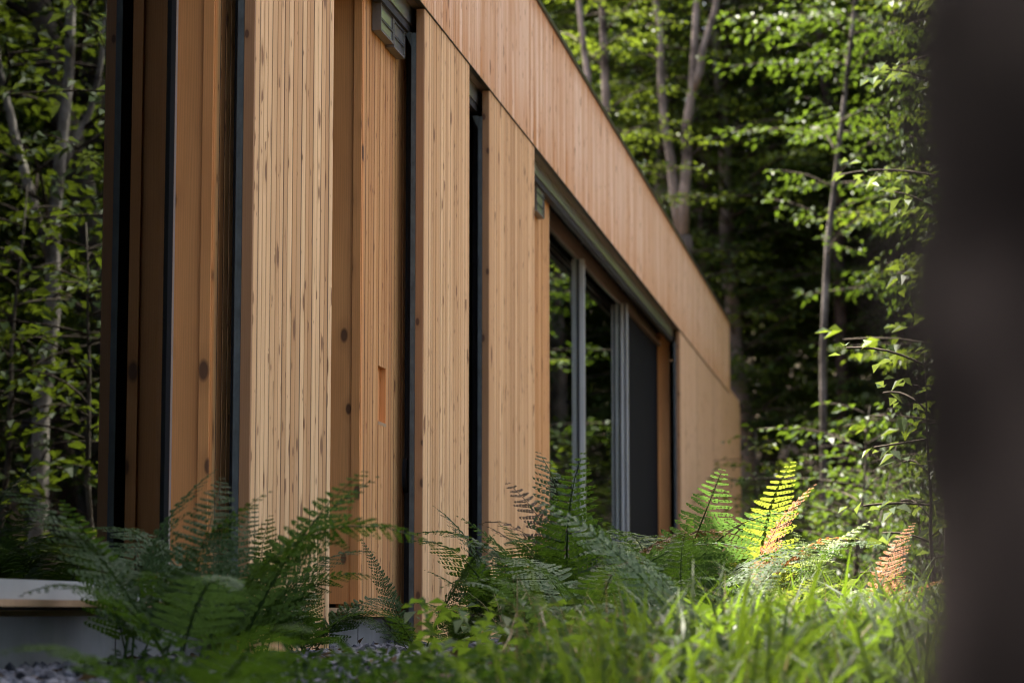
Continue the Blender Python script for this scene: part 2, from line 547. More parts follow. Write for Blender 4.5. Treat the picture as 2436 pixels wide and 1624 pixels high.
# ------------------------------------------------------------------ ground
gx = np.unique(np.concatenate([np.linspace(-150, -8, 24), np.linspace(-8, 8, 81), np.linspace(8, 150, 36)]))
gy = np.unique(np.concatenate([np.linspace(-90, -4, 16), np.linspace(-4, 16, 101), np.linspace(16, 60, 56), np.linspace(60, 200, 30)]))
GX, GY = np.meshgrid(gx, gy)
GZ = terrain_h(GX, GY)
inside = (GX < -0.3) & (GX > -5.4) & (GY > 2.6) & (GY < 29)
GZ = np.where(inside, -0.25, GZ)
idx = np.arange(GX.size).reshape(GX.shape)
gf = np.stack([idx[:-1, :-1], idx[:-1, 1:], idx[1:, 1:], idx[1:, :-1]], -1).reshape(-1, 4)
ground = obj('ground', mesh_np('ground', np.stack([GX.ravel(), GY.ravel(), GZ.ravel()], 1), gf, M['soil'], True))
setp(ground, kind='structure')

# ------------------------------------------------------------------ the timber house
house = thing('timber_house', 'long low house clad in narrow vertical strips of golden wood', 'house', (0, 0, 0))
rng = random.Random(7)
ZF0, ZF1 = 2.815, 3.68          # fascia bottom and top
ZP = 0.03                       # shutter bottoms
NW, NG = -0.12, -0.245          # inner wall face, glass plane


def strip_positions(y0, y1, pitch, r):
    k = max(1, round((y1 - y0) / pitch))
    w = [r.uniform(0.82, 1.18) for _ in range(k)]
    t = (y1 - y0) / sum(w)
    ys, out = y0, []
    for a in w:
        out.append((ys, ys + a * t))
        ys += a * t
    return out


STRIP_CACHE = {}


def unit_strip_mesh(z0, z1, depth, mat, w=0.056, gap=0.0092):
    key = (round(z0, 4), round(z1, 4), depth, mat.name)
    if key not in STRIP_CACHE:
        h = (w - gap) / 2
        STRIP_CACHE[key] = MB().cbox(-depth, 0, -h, h, z0, z1, 0.0012).mesh('board', mat)
    return STRIP_CACHE[key]


def clad(parent, x, y0, y1, z0, z1, mat, depth=0.030, pitch=0.056, jit=0.0022, cuts=None):
    """boards as separate objects under parent; cuts: list of (ya, yb, za, zb) openings"""
    r = random.Random(int(y0 * 100) + int(z0 * 1000))
    for (a, b) in strip_positions(y0, y1, pitch, r):
        segs = [(z0, z1)]
        for (ya, yb, za, zb) in cuts or []:
            if (a + b) / 2 > ya and (a + b) / 2 < yb:
                segs = [(z0, za), (zb, z1)]
        dx = r.uniform(-jit, jit)
        for (sa, sb) in segs:
            o = obj('board', unit_strip_mesh(sa, sb, depth, mat), parent, (x + dx, (a + b) / 2, 0))
            o.scale = (1, (b - a) / 0.056, 1)


def clad_joined(name, parent, x, y0, y1, z0, z1, mat, depth=0.030, pitch=0.056, jit=0.0008, seams=()):
    r = random.Random(int(y0 * 77) + 3)
    mb = MB()
    for (a, b) in strip_positions(y0, y1, pitch, r):
        dx = r.uniform(-jit, jit)
        g = 0.0036
        if any(abs(a - s) < pitch * 0.5 for s in seams):
            g = 0.026
        mb.cbox(x + dx - depth, x + dx, a + g, b - 0.0036, z0, z1, 0.0012)
    o = mb.build(name, mat, parent)
    o['kind'] = 'stuff'
    return o


def shutter(y0, y1, z0, z1, zsteel, label):
    p = MB().box(-0.0335, -0.0018, y0 + 0.014, y1 - 0.004, z0 + 0.002, z1 - 0.002).build('shutter_panel', M['backing'], house)
    p['label'] = label
    clad(p, 0.0, y0 + 0.014, y1, z0, z1, M['panel'], depth=0.034, jit=0.0009)
    MB().box(-0.0345, -0.001, y0, y0 + 0.0165, z0, z1 - 0.002).build('edge_board', M['edge'], p)
    st = MB().box(-0.0565, -0.0355, y0 - 0.002, y0 + 0.004, z0 + 0.0, zsteel)
    st.box(-0.0395, -0.0355, y0 + 0.004, y0 + 0.05, z0, zsteel)
    st.prism([(-0.0575, zsteel + 0.004), (-0.0575, zsteel - 0.06), (-0.088, zsteel + 0.004)], 'y', y0 - 0.002, y0 + 0.004)
    st.build('steel_edge', M['galv'], p)
    MB().box(-0.114, -0.058, y0 + 0.17, y0 + 0.20, z0 + 0.05, 3.0).build('gap_shade_strip', M['black'], p)  # black strip added so the slot behind the shutter goes dark
    return p


shutter(7.445, 8.55, ZP, ZF0 - 0.006, 2.70, 'pale weathered strip shutter nearest the camera')
shutter(10.255, 11.392, ZP - 0.006, ZF0 - 0.006, 2.70, 'second strip shutter along the facade')
shutter(11.962, 13.51, ZP - 0.006, ZF0 - 0.006, 2.675, 'wide strip shutter before the large windows')

# recessed strip-clad walls behind the shutters
ZW0, ZW1 = 0.143, 3.05


def wall_section(y0, y1, cut=None):
    cuts = None
    if cut:
        # the opening takes in whole boards
        r = random.Random(int(y0 * 100) + int(ZW0 * 1000))
        inn = [p for p in strip_positions(y0, y1, 0.0535, r) if cut[0] < (p[0] + p[1]) / 2 < cut[1]]
        cuts = [(inn[0][0], inn[-1][1], cut[2], cut[3])]
    mb = MB().box(NW - 0.10, NW - (0.026 if cuts else 0.0016), y0 + 0.003, y1 - 0.003, ZW0 + 0.005, ZW1)
    w = mb.build('recessed_wall', M['backing'] if not cuts else M['jamb'], house)
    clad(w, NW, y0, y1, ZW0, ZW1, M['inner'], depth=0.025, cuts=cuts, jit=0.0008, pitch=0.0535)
    if cuts:
        (ya, yb, za, zb) = cuts[0]
        f = MB()
        for (a, b, c, d) in ((y0, ya, ZW0, ZW1), (yb + 0.004, y1, ZW0, ZW1), (ya, yb, ZW0, za - 0.015), (ya, yb, zb, ZW1)):
            f.box(NW - 0.0255, NW - 0.0016, a + 0.002, b - 0.002, c + 0.004, d)
        f.build('joint_felt', M['backing'], w)
        MB().box(NW - 0.0255, NW - 0.0003, yb - 0.006, yb + 0.0055, za, zb).build('slot_liner', M['jamb'], w)
        MB().box(NW - 0.0255, NW + 0.001, ya - 0.002, yb + 0.004, za - 0.014, za - 0.0005).build('slot_lip', M['ledge'], w)
    return w


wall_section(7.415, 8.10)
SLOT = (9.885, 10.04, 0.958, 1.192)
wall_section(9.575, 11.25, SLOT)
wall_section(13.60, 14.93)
wall_section(2.42, 3.55)

# round black door pull in the gap before the second shutter
pull = MB()
an = [2 * math.pi * i / 24 for i in range(24)]
pull.prism([(10.42 + 0.035 * math.cos(a), 0.76 + 0.075 * math.sin(a)) for a in an], 'x', NW + 0.003, NW + 0.022)
pull.build('door_pull', M['black'], house)

# jamb boards facing along the facade
for (y, zt) in ((7.386, 3.05), (9.545, 3.05), (22.86, 2.80)):
    j = MB().box(NG - 0.06, NW + 0.006, y, y + 0.026, 0.194, zt).build('jamb_board', M['jamb'], house)
for (y,) in ((7.386,), (9.545,)):
    MB().box(NW - 0.030, NW + 0.0035, y - 0.012, y - 0.001, 0.194, 3.05).build('corner_bead', M['jamb'], house)

# soffit, metal beam, rails under the fascia
MB().box(-0.058, -0.004, 2.2, 22.68, ZF0 + 0.002, ZF0 + 0.02).build('soffit_strip', M['brown'], house)
bm_ = MB().box(-0.066, -0.059, 2.2, 22.68, ZF0 - 0.078, ZF0 + 0.02)
bm_.build('track_beam', M['beam'], house)
MB().box(-0.105, -0.067, 2.2, 22.68, ZF0 - 0.112, ZF0 - 0.060).build('track_channel', M['black'], house)
MB().box(-0.119, -0.106, 2.2, 22.68, ZF0 - 0.085, ZF0 - 0.058).build('track_rail', M['brown'], house)
MB().box(-0.25, -0.067, 2.2, 22.68, 3.06, 3.08).build('recess_soffit', M['backing'], house)

# fascia with its strips and metal cap
fas = MB().box(-0.050, 0.0022, 2.21, 29.45, ZF0 + 0.004, ZF1 - 0.004).build('fascia', M['backing'], house)
clad_joined('cladding_strips', fas, 0.004, 2.2, 29.47, ZF0, ZF1, M['fascia'], depth=0.028)
MB().box(-0.09, 0.016, 2.19, 29.49, ZF1 + 0.002, ZF1 + 0.030).build('metal_cap', M['cap'], fas)
MB().box(-0.020, 0.0065, 2.2, 29.46, ZF0 - 0.0035, ZF0 - 0.0005).build('drip_edge', M['cap'], fas)

# far end wall of strips running on past the fascia
ew = MB().box(-0.060, -0.0018, 22.712, 31.33, ZP, ZF0 - 0.008).build('end_wall', M['backing'], house)
MB().box(-0.034, -0.001, 22.69, 22.706, ZP, ZF0 - 0.008).build('edge_board', M['edge'], ew)
MB().box(-0.057, -0.0355, 22.688, 22.70, ZP, 2.70).build('steel_edge', M['galv'], ew)
clad_joined('cladding_strips', ew, 0.0, 22.71, 31.35, ZP, ZF0 - 0.008, M['endwall'], seams=(24.6, 27.0))
top = MB().box(-0.060, -0.004, 29.50, 31.33, ZF0 - 0.004, ZF0 + 0.065).build('coping_board', M['endwall'], ew)

# roof, floor, ceiling, inside walls
MB().box(-5.7, -0.052, 2.25, 29.43, 3.28, 3.66).build('roof', M['cap'], house)
cl = MB()
for i in range(48):
    y = 2.4 + i * 0.56
    cl.box(-5.55, -0.30, y + 0.006, y + 0.554, 3.225 - 0.012 * (i % 2), 3.275)
cl.build('ceiling_boards', M['ceil'], house)['kind'] = 'stuff'
MB().box(-5.5, -0.28, 2.45, 29.3, 0.05, 0.165).build('floor_slab', M['floor'], house)
for y in (2.45, 7.72, 14.3, 23.2, 29.3):
    MB().box(-5.5, -0.30 if y not in (7.72,) else -0.32, y, y + 0.12, 0.17, 3.21).build('partition_wall', M['dull'], house)
bw = MB()
bw.box(-5.66, -5.52, 2.4, 14.5, 0.0, 3.27)
bw.box(-5.66, -5.52, 23.1, 29.4, 0.0, 3.27)
bw.box(-5.66, -5.52, 14.5, 23.1, 0.0, 0.2)
bw.box(-5.66, -5.52, 14.5, 23.1, 3.1, 3.27)
bw.build('glazed_wall', M['endwall'], house)  # unseen wall; its wide window is added to light the room
MB().box(-5.60, -5.585, 14.5, 23.1, 0.2, 3.1).build('added_pane', M['glass2'], house)
MB().box(-5.7, -0.30, 2.32, 2.42, -0.3, 3.27).build('gable_wall', M['endwall'], house)
MB().box(-5.7, -0.062, 29.44, 29.54, -0.3, 3.27).build('gable_wall', M['endwall'], house)

# unseen added pale terrace behind the house, bounces sun to the ceiling
bounce_slab = MB().box(-10.5, -5.72, 12.5, 25.5, -0.3, 0.06).build('bounce_slab', M['bounce_slab'])
setp(bounce_slab, kind='structure')

# concrete foundation
fd = MB()
fd.box(-5.6, -0.16, 2.40, 29.4, -0.55, 0.150)
fnd = fd.build('foundation', M['concrete'], house)
for y in (4.75, 6.62, 9.72):
    MB().box(-0.162, -0.1585, y, y + 0.006, -0.4, 0.12).build('form_joint', M['black'], fnd)


def window(y0, y1, z0, z1, x, fw=0.05, pane=None, label=None, panes=1, sill=False):
    w = MB()
    d0, d1 = x - 0.035, x + 0.006
    w.box(d0, d1, y0, y0 + fw, z0, z1)
    w.box(d0, d1, y1 - fw, y1, z0, z1)
    w.box(d0, d1, y0 + fw + 0.001, y1 - fw - 0.001, z1 - fw, z1)
    w.box(d0, d1, y0 + fw + 0.001, y1 - fw - 0.001, z0, z0 + fw)
    o = w.build('window', M['alu'], house)
    if label:
        o['label'] = label
    MB().box(x - 0.012, x - 0.006, y0 + fw - 0.004, y1 - fw + 0.004, z0 + fw - 0.004, z1 - fw + 0.004).build('pane', pane or M['glass'], o)
    return o


w1 = window(3.58, 7.385, 0.196, 3.02, NG, 0.026, label='large near window mirroring the forest')
MB().box(NG - 0.03, NG + 0.014, 3.6, 7.384, 0.1935, 0.246).build('bottom_rail', M['sill'], w1)
MB().box(NG - 0.02, NG + 0.008, 7.352, 7.358, 0.248, 3.0).build('glazing_gasket', M['black'], w1)
window(8.12, 9.543, 0.196, 3.02, NG, 0.03)
MB().box(-0.21, -0.17, 11.26, 13.59, 0.15, 3.04).build('gap_shade_panel', M['black'], house)  # black panel added to keep the gap between the shutters dark
for (a, b, zt) in ((3.55, 7.384, 0.1925), (8.12, 9.56, 0.178)):
    MB().box(NG - 0.05, -0.098, a, b, zt - 0.0175, zt).build('ledge_board', M['ledge'], house)

# large sliding windows: panes on separate tracks, stiles standing proud of the glass
big = MB()
big.box(NG - 0.05, NG + 0.012, 14.95, 22.85, 2.715, 2.830)        # transom
big.box(NG - 0.05, NG + 0.03, 14.95, 22.85, 0.168, 0.215)
bigw = big.build('sliding_window', M['brown'], house)
bigw['label'] = 'wide run of sliding glass doors under the fascia'
MB().box(NG - 0.012, NG - 0.005, 14.96, 17.29, 0.21, 2.72).build('pane', M['glass2'], bigw)
MB().box(NG - 0.010, NG - 0.003, 17.33, 19.90, 0.21, 2.72).build('pane', M['glass2'], bigw)
MB().box(NG + 0.012, NG + 0.020, 19.96, 22.84, 0.21, 2.712).build('roller_screen', M['blind'], bigw)
MB().box(NG - 0.020, NG - 0.012, 14.96, 22.84, 2.832, 3.05).build('clerestory_pane', M['glass2'], bigw)


def stile(y, x0, x1, z0, z1, m):
    MB().box(x0, x1, y, y + 0.055, z0, z1).build('stile', M[m], bigw)


stile(17.28, NG - 0.004, NG + 0.006, 0.216, 2.714, 'aludark')
stile(17.27, NG + 0.0065, NG + 0.040, 0.216, 2.714, 'alu')
stile(19.90, NG - 0.004, NG + 0.008, 0.216, 2.714, 'aludark')
stile(19.88, NG + 0.0085, NG + 0.034, 0.216, 2.714, 'alu')
stile(19.91, NG + 0.0345, NG + 0.050, 0.216, 2.714, 'aludark')
stile(19.88, NG + 0.0505, NG + 0.064, 0.216, 2.714, 'alu')
for y in (17.28, 19.90):
    MB().box(NG - 0.03, NG + 0.02, y, y + 0.09, 2.833, 3.05).build('clerestory_post', M['aludark'], bigw)
bh = MB().box(NG + 0.022, NG + 0.05, 19.96, 22.84, 2.68, 2.713)
bh.build('screen_housing', M['brown'], bigw)


# small metal-framed vent boxes high on the recessed walls
def vent(y0, y1, ym, z0, z1, label):
    x0, x1 = NW + 0.004, NW + 0.042
    f = MB()
    t = 0.010
    for y in [y0] + ym + [y1 - t]:
        f.box(x0, x1, y, y + t, z0, z1)
    f.box(x0, x1, y0 + t, y1 - t, z0 - 0.0005, z0 + t)
    v = f.build('vent_box', M['ventmetal'], house)
    v['label'] = label
    MB().box(x1 - 0.010, x1 - 0.007, y0 + t, y1 - t, z0 + t, z1 - 0.002).build('vent_glass', M['beam'], v)
    lv = MB()
    for i in range(4):
        z = z0 + 0.05 + i * 0.065
        lv.box(x1 - 0.006, x1 - 0.001, y0 + t + 0.001, y1 - t - 0.001, z, z + 0.010)
    lv.build('vent_louvre', M['aludark'], v)


vent(9.72, 9.98, [], 2.585, 2.99, 'small metal vent box above the slotted wall')
vent(9.99, 10.22, [], 2.575, 2.99, 'second metal vent box beside the shutter head')
vent(14.12, 14.44, [], 2.545, 2.80, 'narrow green-mirroring vent box by the wide shutter')


# ------------------------------------------------------------------ vegetation generators
def leaf_quads(P, Dr, Up, L, W, fold=0.25):
    """diamond leaves: base P, direction Dr, normal Up, length L, width W (arrays)"""
    Dr = Dr / (np.linalg.norm(Dr, axis=1, keepdims=True) + 1e-9)
    S = np.cross(Dr, Up)
    S /= np.linalg.norm(S, axis=1, keepdims=True) + 1e-9
    N = np.cross(S, Dr)
    L = L[:, None]
    W = W[:, None]
    mid = P + Dr * L * 0.45
    a = mid + S * W * 0.5 + N * W * fold
    b = mid - S * W * 0.5 + N * W * fold
    tip = P + Dr * L - N * L * 0.12
    V = np.stack([P, a, tip, b], 1).reshape(-1, 3)
    i = np.arange(len(P))[:, None] * 4
    return V, np.concatenate([i, i + 1, i + 2, i + 3], 1)


def spray(rg, pts, blen, leaf, twig_gap=0.16, twig_len=0.36, gap=0.55, flat=0.35, mbwood=None):
    """leaves on side twigs spread flat along a branch polyline; returns leaf arrays"""
    pts = np.asarray(pts)
    seg = np.linalg.norm(np.diff(pts, axis=0), axis=1)
    tot = seg.sum()
    n = max(3, int(tot * 0.85 / twig_gap))
    P, Dv = [], []
    cum = np.concatenate([[0], np.cumsum(seg)])
    for i in range(n):
        d = tot * (0.15 + 0.85 * (i + 0.5) / n)
        k = min(len(seg) - 1, np.searchsorted(cum, d) - 1)
        f = (d - cum[k]) / seg[k]
        p = pts[k] + (pts[k + 1] - pts[k]) * f
        t = (pts[k + 1] - pts[k]) / seg[k]
        h = np.array([t[0], t[1], 0])
        h /= np.linalg.norm(h) + 1e-6
        side = np.array([-h[1], h[0], 0]) * (1 if i % 2 else -1)
        a = rg.uniform(0.55, 1.1)
        dr = h * math.cos(a) + side * math.sin(a) + np.array([0, 0, rg.uniform(-0.25, 0.2)])
        frac = d / tot
        tl = blen * twig_len * (1.1 - 0.85 * frac) * rg.uniform(0.6, 1.2) + leaf
        m = max(2, int(tl / (leaf * gap)))
        s = (np.arange(m) + rg.uniform(0, 1)) / m
        q = p + dr * (s * tl)[:, None] + np.array([0, 0, -0.10 * tl]) * (s ** 2)[:, None]
        q = q + rg.normal(0, leaf * 0.25, (m, 3))
        sd = np.where(np.arange(m) % 2 == 0, 1, -1)[:, None] * np.cross(dr, (0, 0, 1))
        dv = dr * 0.7 + sd * rg.uniform(0.4, 1.0, (m, 1)) + rg.normal(0, 0.25, (m, 3)) + np.array([0, 0, -0.25])
        P.append(q)
        Dv.append(dv)
        if mbwood is not None and tl > leaf * 3:
            mbwood.tube([p, p + dr * tl * 0.5 - np.array([0, 0, 0.02 * tl]), p + dr * tl * 0.95 - np.array([0, 0, 0.09 * tl])], [0.004, 0.003, 0.0015], 3)
    return np.concatenate(P), np.concatenate(Dv)


def grow(seed, stems, nb, zmin, zmax, blen, leaf, bark, leafm, name, profile='round', elev=(0.1, 0.7), twigs=False, twig_gap=0.17, gap=0.6, k=8, sweep=None, bare=(), clear=False):
    """stems: list of (points, r0, r1). returns (trunk mesh, crown mesh)"""
    rg = np.random.default_rng(seed)
    wood = MB()
    limbs = MB()
    for (pts, r0, r1) in stems:
        pts = np.asarray(pts, float)
        # resample with a little wobble
        tt = np.linspace(0, 1, max(len(pts), 9))
        base_t = np.linspace(0, 1, len(pts))
        Q = np.stack([np.interp(tt, base_t, pts[:, i]) for i in range(3)], 1)
        Q[1:-1, :2] += rg.normal(0, 0.25 * r0, (len(Q) - 2, 2))
        wood.tube(Q, list(np.linspace(r0, r1, len(Q))), k, 0.06, rg)
    LP, LD = [], []
    az = rg.uniform(0, 6.28)
    for i in range(nb):
        f = (i + rg.uniform(0, 1)) / nb
        z = zmin + (zmax - zmin) * f
        cand = [s for s in stems if s[0][0][2] <= z <= s[0][-1][2]] or [stems[0]]
        st = cand[rg.integers(len(cand))]
        pts = np.asarray(st[0], float)
        p0 = np.array([np.interp(z, pts[:, 2], pts[:, 0]), np.interp(z, pts[:, 2], pts[:, 1]), min(z, pts[-1, 2])])
        az += 2.4 + rg.normal(0, 0.4)
        a = az
        if clear and math.sin(a) < 0.15:
            a = -a if math.sin(-a) > 0.15 else a + math.pi * 0.5 * (1 if math.cos(a) < 0 else -1) * -1
        if sweep is not None:
            a = sweep + rg.normal(0, 0.8)
        pr = {'round': 0.35 + 0.65 * math.sin(math.pi * min(1, 0.18 + 0.75 * f)), 'flat': 0.8, 'cone': 1.0 - 0.75 * f}[profile]
        L = blen * pr * rg.uniform(0.65, 1.2)
        e = rg.uniform(*elev)
        pts_b = [p0]
        m = 6
        for j in range(m):
            ee = e - (e + 0.15) * (j / m)
            aa = a + rg.normal(0, 0.12)
            pts_b.append(pts_b[-1] + np.array([math.cos(aa) * math.cos(ee), math.sin(aa) * math.cos(ee), math.sin(ee)]) * L / m)
        rb = 0.0018 + 0.0085 * L
        limbs.tube(pts_b, list(np.linspace(rb, 0.005, len(pts_b))), 4)
        q, d = spray(rg, pts_b, L, leaf, twig_gap, 0.36, gap, mbwood=limbs if twigs else None)
        LP.append(q)
        LD.append(d)
    for (pts_b, r) in bare:
        limbs.tube(pts_b, list(np.linspace(r, r * 0.3, len(pts_b))), 5)
    P, Dv = np.concatenate(LP), np.concatenate(LD)
    n = len(P)
    up = np.array([0, 0, 1.0]) + rg.normal(0, 0.38, (n, 3))
    L = leaf * rg.uniform(0.7, 1.25, n)
    V, Fq = leaf_quads(P, Dv, up, L, L * rg.uniform(0.5, 0.72, n))
    return wood.mesh(name + '_trunk', bark, True), mesh_np(name + '_crown', V, Fq, leafm), limbs.mesh(name + '_limbs', M['twig'], True)


def simple_stem(rg, h, r0, lean=0.06, fork=None):
    pts = [np.zeros(3)]
    d = np.array([rg.normal(0, lean), rg.normal(0, lean), 1.0])
    m = 8
    for i in range(m):
        d[:2] += rg.normal(0, 0.035, 2)
        pts.append(pts[-1] + d / np.linalg.norm(d) * h / m)
    return (np.array(pts), r0, r0 * 0.15)


def add_tree(name, meshes, loc, rotz, scale, label, cat='tree', group=None):
    t = thing(name, label, cat, loc, rotz, group)
    t.scale = (scale, scale, scale)
    obj('trunk', meshes[0], t)
    obj('crown', meshes[1], t)
    obj('limbs', meshes[2], t)
    return t


# ------------------------------------------------------------------ forest trees (kinds, then copies)
kinds = []
for sd, h, cb, nb, bl, lf, bk, lm in (
        (11, 15, 1.2, 105, 3.6, 0.108, 'bark', 'leaf'),
        (12, 17, 2.5, 110, 3.9, 0.112, 'pink', 'leaf2'),
        (13, 13, 0.8, 96, 3.2, 0.105, 'bark', 'leaf2'),
        (14, 19, 4.0, 110, 4.2, 0.115, 'darkbark', 'leaf'),
        (15, 10, 0.5, 76, 2.7, 0.10, 'bark', 'leaf')):
    rg = np.random.default_rng(sd)
    st = simple_stem(rg, h, 0.09 + h * 0.006)
    kinds.append(grow(sd, [st], nb, cb, h * 0.99, bl, lf, M[bk], M[lm], 'forest_tree', gap=0.58, twig_gap=0.15))

fr = random.Random(5)
GROUP_F = 'forest trees beyond the house'
LAB_F = 'tall leafy forest tree in the dense dark wood beyond the house'


def bearing(deg, s):
    return CAM.x + math.tan(R(deg)) * s, s


spots = []
for (s, lo, hi, n) in ((41, -11, 3.5, 8), (45, -12, 4.5, 8), (50, -13, 6, 9), (57, -14, 7, 9)):
    for i in range(n):
        b = lo + (hi - lo) * (i + 0.5 + fr.uniform(-0.35, 0.35)) / n
        spots.append((*bearing(b, s + fr.uniform(-2, 2)), fr.choice((0, 1, 2, 3, 0, 1)), fr.uniform(0.85, 1.15)))
for (x, y, kd, sc) in spots:
    z = float(terrain_h(x, y)) - 0.05
    add_tree('forest_tree', kinds[kd], (x, y, z), fr.uniform(0, 6.28), sc, LAB_F, group=GROUP_F)

# trees out to the right, mirrored in the window glass
GROUP_M = 'trees mirrored in the glass'
LAB_M = 'leafy tree mirrored in the window glass of the house'
for (b, s, kd, sc) in ((17.4, 27, 2, 1.3), (18.7, 31, 0, 1.35), (20.0, 36, 1, 1.4), (21.3, 29, 2, 1.3), (22.6, 33, 3, 1.3), (19.3, 42, 3, 1.4), (21.0, 46, 1, 1.4), (17.8, 48, 0, 1.4), (23.5, 42, 0, 1.4),
                       (15.5, 32, 4, 1.1), (13.5, 30, 2, 0.9), (11.0, 33, 0, 1.0), (10.0, 41, 1, 1.0)):
    # n of a thing seen at angle b in a pane at the glass plane
    x, y = 2 * NG - CAM.x + math.tan(R(b)) * s, s
    add_tree('mirrored_tree', kinds[kd], (x, y, float(terrain_h(x, y)) - 0.05), fr.uniform(0, 6.28), sc, LAB_M, group=GROUP_M)
# the unseen wood behind and right of the camera, placed to cut sky light
for (x, y, kd, sc) in ((11, 8, 1, 0.9), (12, 2, 0, 1.0), (10.5, -4, 3, 1.0), (8, -9, 1, 1.0), (3.5, -17, 2, 1.1), (-2.5, -16, 0, 1.0), (-9, -13, 1, 0.9), (14, 13, 2, 1.1), (15, -8, 3, 1.1), (0.5, -21, 3, 1.1), (7, -18, 0, 1.2), (-12, -17, 2, 1.1), (16, 5, 1, 1.1)):
    add_tree('clearing_tree', kinds[kd], (x, y, float(terrain_h(x, y)) - 0.05), fr.uniform(0, 6.28), sc, 'unseen leafy tree of the wood closing round the clearing before the house', group='trees round the clearing')

# pale birch seen in the near window (built where it stands, in front of the house)
bx, by = 4.86, 20.0
bz = float(terrain_h(bx, by)) - 0.05
stems = [([(0, 0, 0), (-0.03, 0, 1.5), (-0.10, 0.02, 3.0), (-0.16, 0, 4.1), (-0.22, 0.05, 5.2), (-0.30, 0, 9.0)], 0.092, 0.03),
         ([(-0.13, 0, 3.2), (0.20, 0.05, 4.1), (0.48, 0.1, 5.2), (0.75, 0.1, 7.5)], 0.05, 0.02),
         ([(-0.18, 0, 4.0), (-0.45, 0.1, 4.7), (-0.62, 0.1, 6.0)], 0.04, 0.015)]
mb = grow(41, stems, 52, 1.3, 8.5, 1.9, 0.12, M['birch'], M['leaf2'], 'birch_tree', gap=0.7, k=10)
add_tree('birch_tree', mb, (bx, by, bz), 0, 1.0, 'pale birch with forked white trunk mirrored in the near window')
# fine low saplings in front of it
bright = grow(16, [simple_stem(np.random.default_rng(16), 3.0, 0.03)], 26, 0.3, 2.9, 1.0, 0.125, M['bark'], M['leaf2'], 'sapling', gap=0.6, twig_gap=0.16)
for i, (b, s, sc, lab) in enumerate(((18.9, 15.0, 0.9, 'low sapling mirrored at the right side of the near window'), (21.2, 17.0, 1.1, 'low sapling mirrored at the left side of the near window'),
                                     (7.5, 24.0, 0.66, 'bright sapling beside the far end of the house, mirrored between the window stiles'))):
    x, y = 2 * NG - CAM.x + math.tan(R(b)) * s, s
    add_tree('sapling', bright, (x, y, float(terrain_h(x, y)) - 0.03), i * 2.0, sc, lab)

# forked grey-pink tree above the roof line
S0 = 36.0


def pt(px, py, s=S0):
    v = at(px, py, s)
    return np.array((v.x, v.y, v.z))


base = pt(1618, 1330)
org = np.array([base[0], S0, float(terrain_h(base[0], S0)) - 0.1])


def rel(lst, s=S0, o=None):
    return [pt(a, b, s) - (org if o is None else o) for a, b in lst]


tr = [[np.zeros(3)] + rel([(1624, 900), (1622, 560)])]
stems = [(np.array(tr[0]), 0.17, 0.15),
         (np.array(rel([(1620, 560), (1600, 430), (1588, 330), (1570, 180), (1560, 40), (1545, -180), (1530, -420)])), 0.085, 0.03),
         (np.array(rel([(1624, 560), (1632, 430), (1640, 330), (1648, 210), (1655, 60), (1662, -160), (1668, -450)])), 0.095, 0.035),
         (np.array(rel([(1649, 215), (1672, 130), (1700, 20), (1722, -160), (1745, -360)])), 0.07, 0.03)]
mf = grow(51, stems, 40, 3.4, 12.5, 2.2, 0.10, M['pale'], M['leaf2'], 'forked_tree', gap=0.7, k=10, clear=True)
add_tree('forked_tree', mf, tuple(org), 0, 1.0, 'forked pinkish-grey tree with three pale stems rising above the roof edge')

# thin pale pair left of it
for (nm, lst, s, r0, sd, lab) in (
        ('slender_tree', [(1412, 1330), (1412, 700), (1408, 300), (1396, 180), (1388, 90), (1375, -60), (1360, -400)], 33.5, 0.075, 61, 'thin pale trunk nearest the roof edge, left of the forked tree'),
        ('slender_tree', [(1447, 1330), (1447, 700), (1447, 280), (1440, 150), (1438, 20), (1434, -150), (1430, -450)], 34.5, 0.085, 62, 'slim straight trunk between the roof edge and the forked tree'),
        ('slender_tree', [(1958, 1330), (1958, 1100), (1962, 850), (1966, 580), (1985, 420), (2000, 280), (2020, 120), (2045, -80), (2060, -420)], 28.0, 0.052, 63, 'slim grey trunk rising from dark undergrowth right of the house end'),
        ('slender_tree', [(2010, 1330), (2010, 900), (1995, 420), (1960, 160), (1945, 40), (1930, -100), (1900, -500)], 39.0, 0.12, 64, 'dark trunk near the top right behind bright foliage')):
    b0 = pt(*lst[0], s)
    o_ = np.array([b0[0], s, float(terrain_h(b0[0], s)) - 0.1])
    pts = [np.zeros(3)] + [pt(a, b, s) - o_ for a, b in lst[1:]]
    ht = pts[-1][2]
    ms = grow(sd, [(np.array(pts), r0, r0 * 0.4)], 26, 4.2 if sd == 63 else 3.5, ht * 0.98, 1.4 if sd == 63 else 1.7, 0.095, M['pale' if sd < 63 else ('bark' if sd == 63 else 'darkbark')], M['leaf2' if sd != 63 else 'leaf'], nm, gap=0.6, elev=(0.0, 1.0), twig_gap=0.12, twigs=sd == 63, clear=sd < 63)
    add_tree(nm, ms, tuple(o_), 0, 1.0, lab)

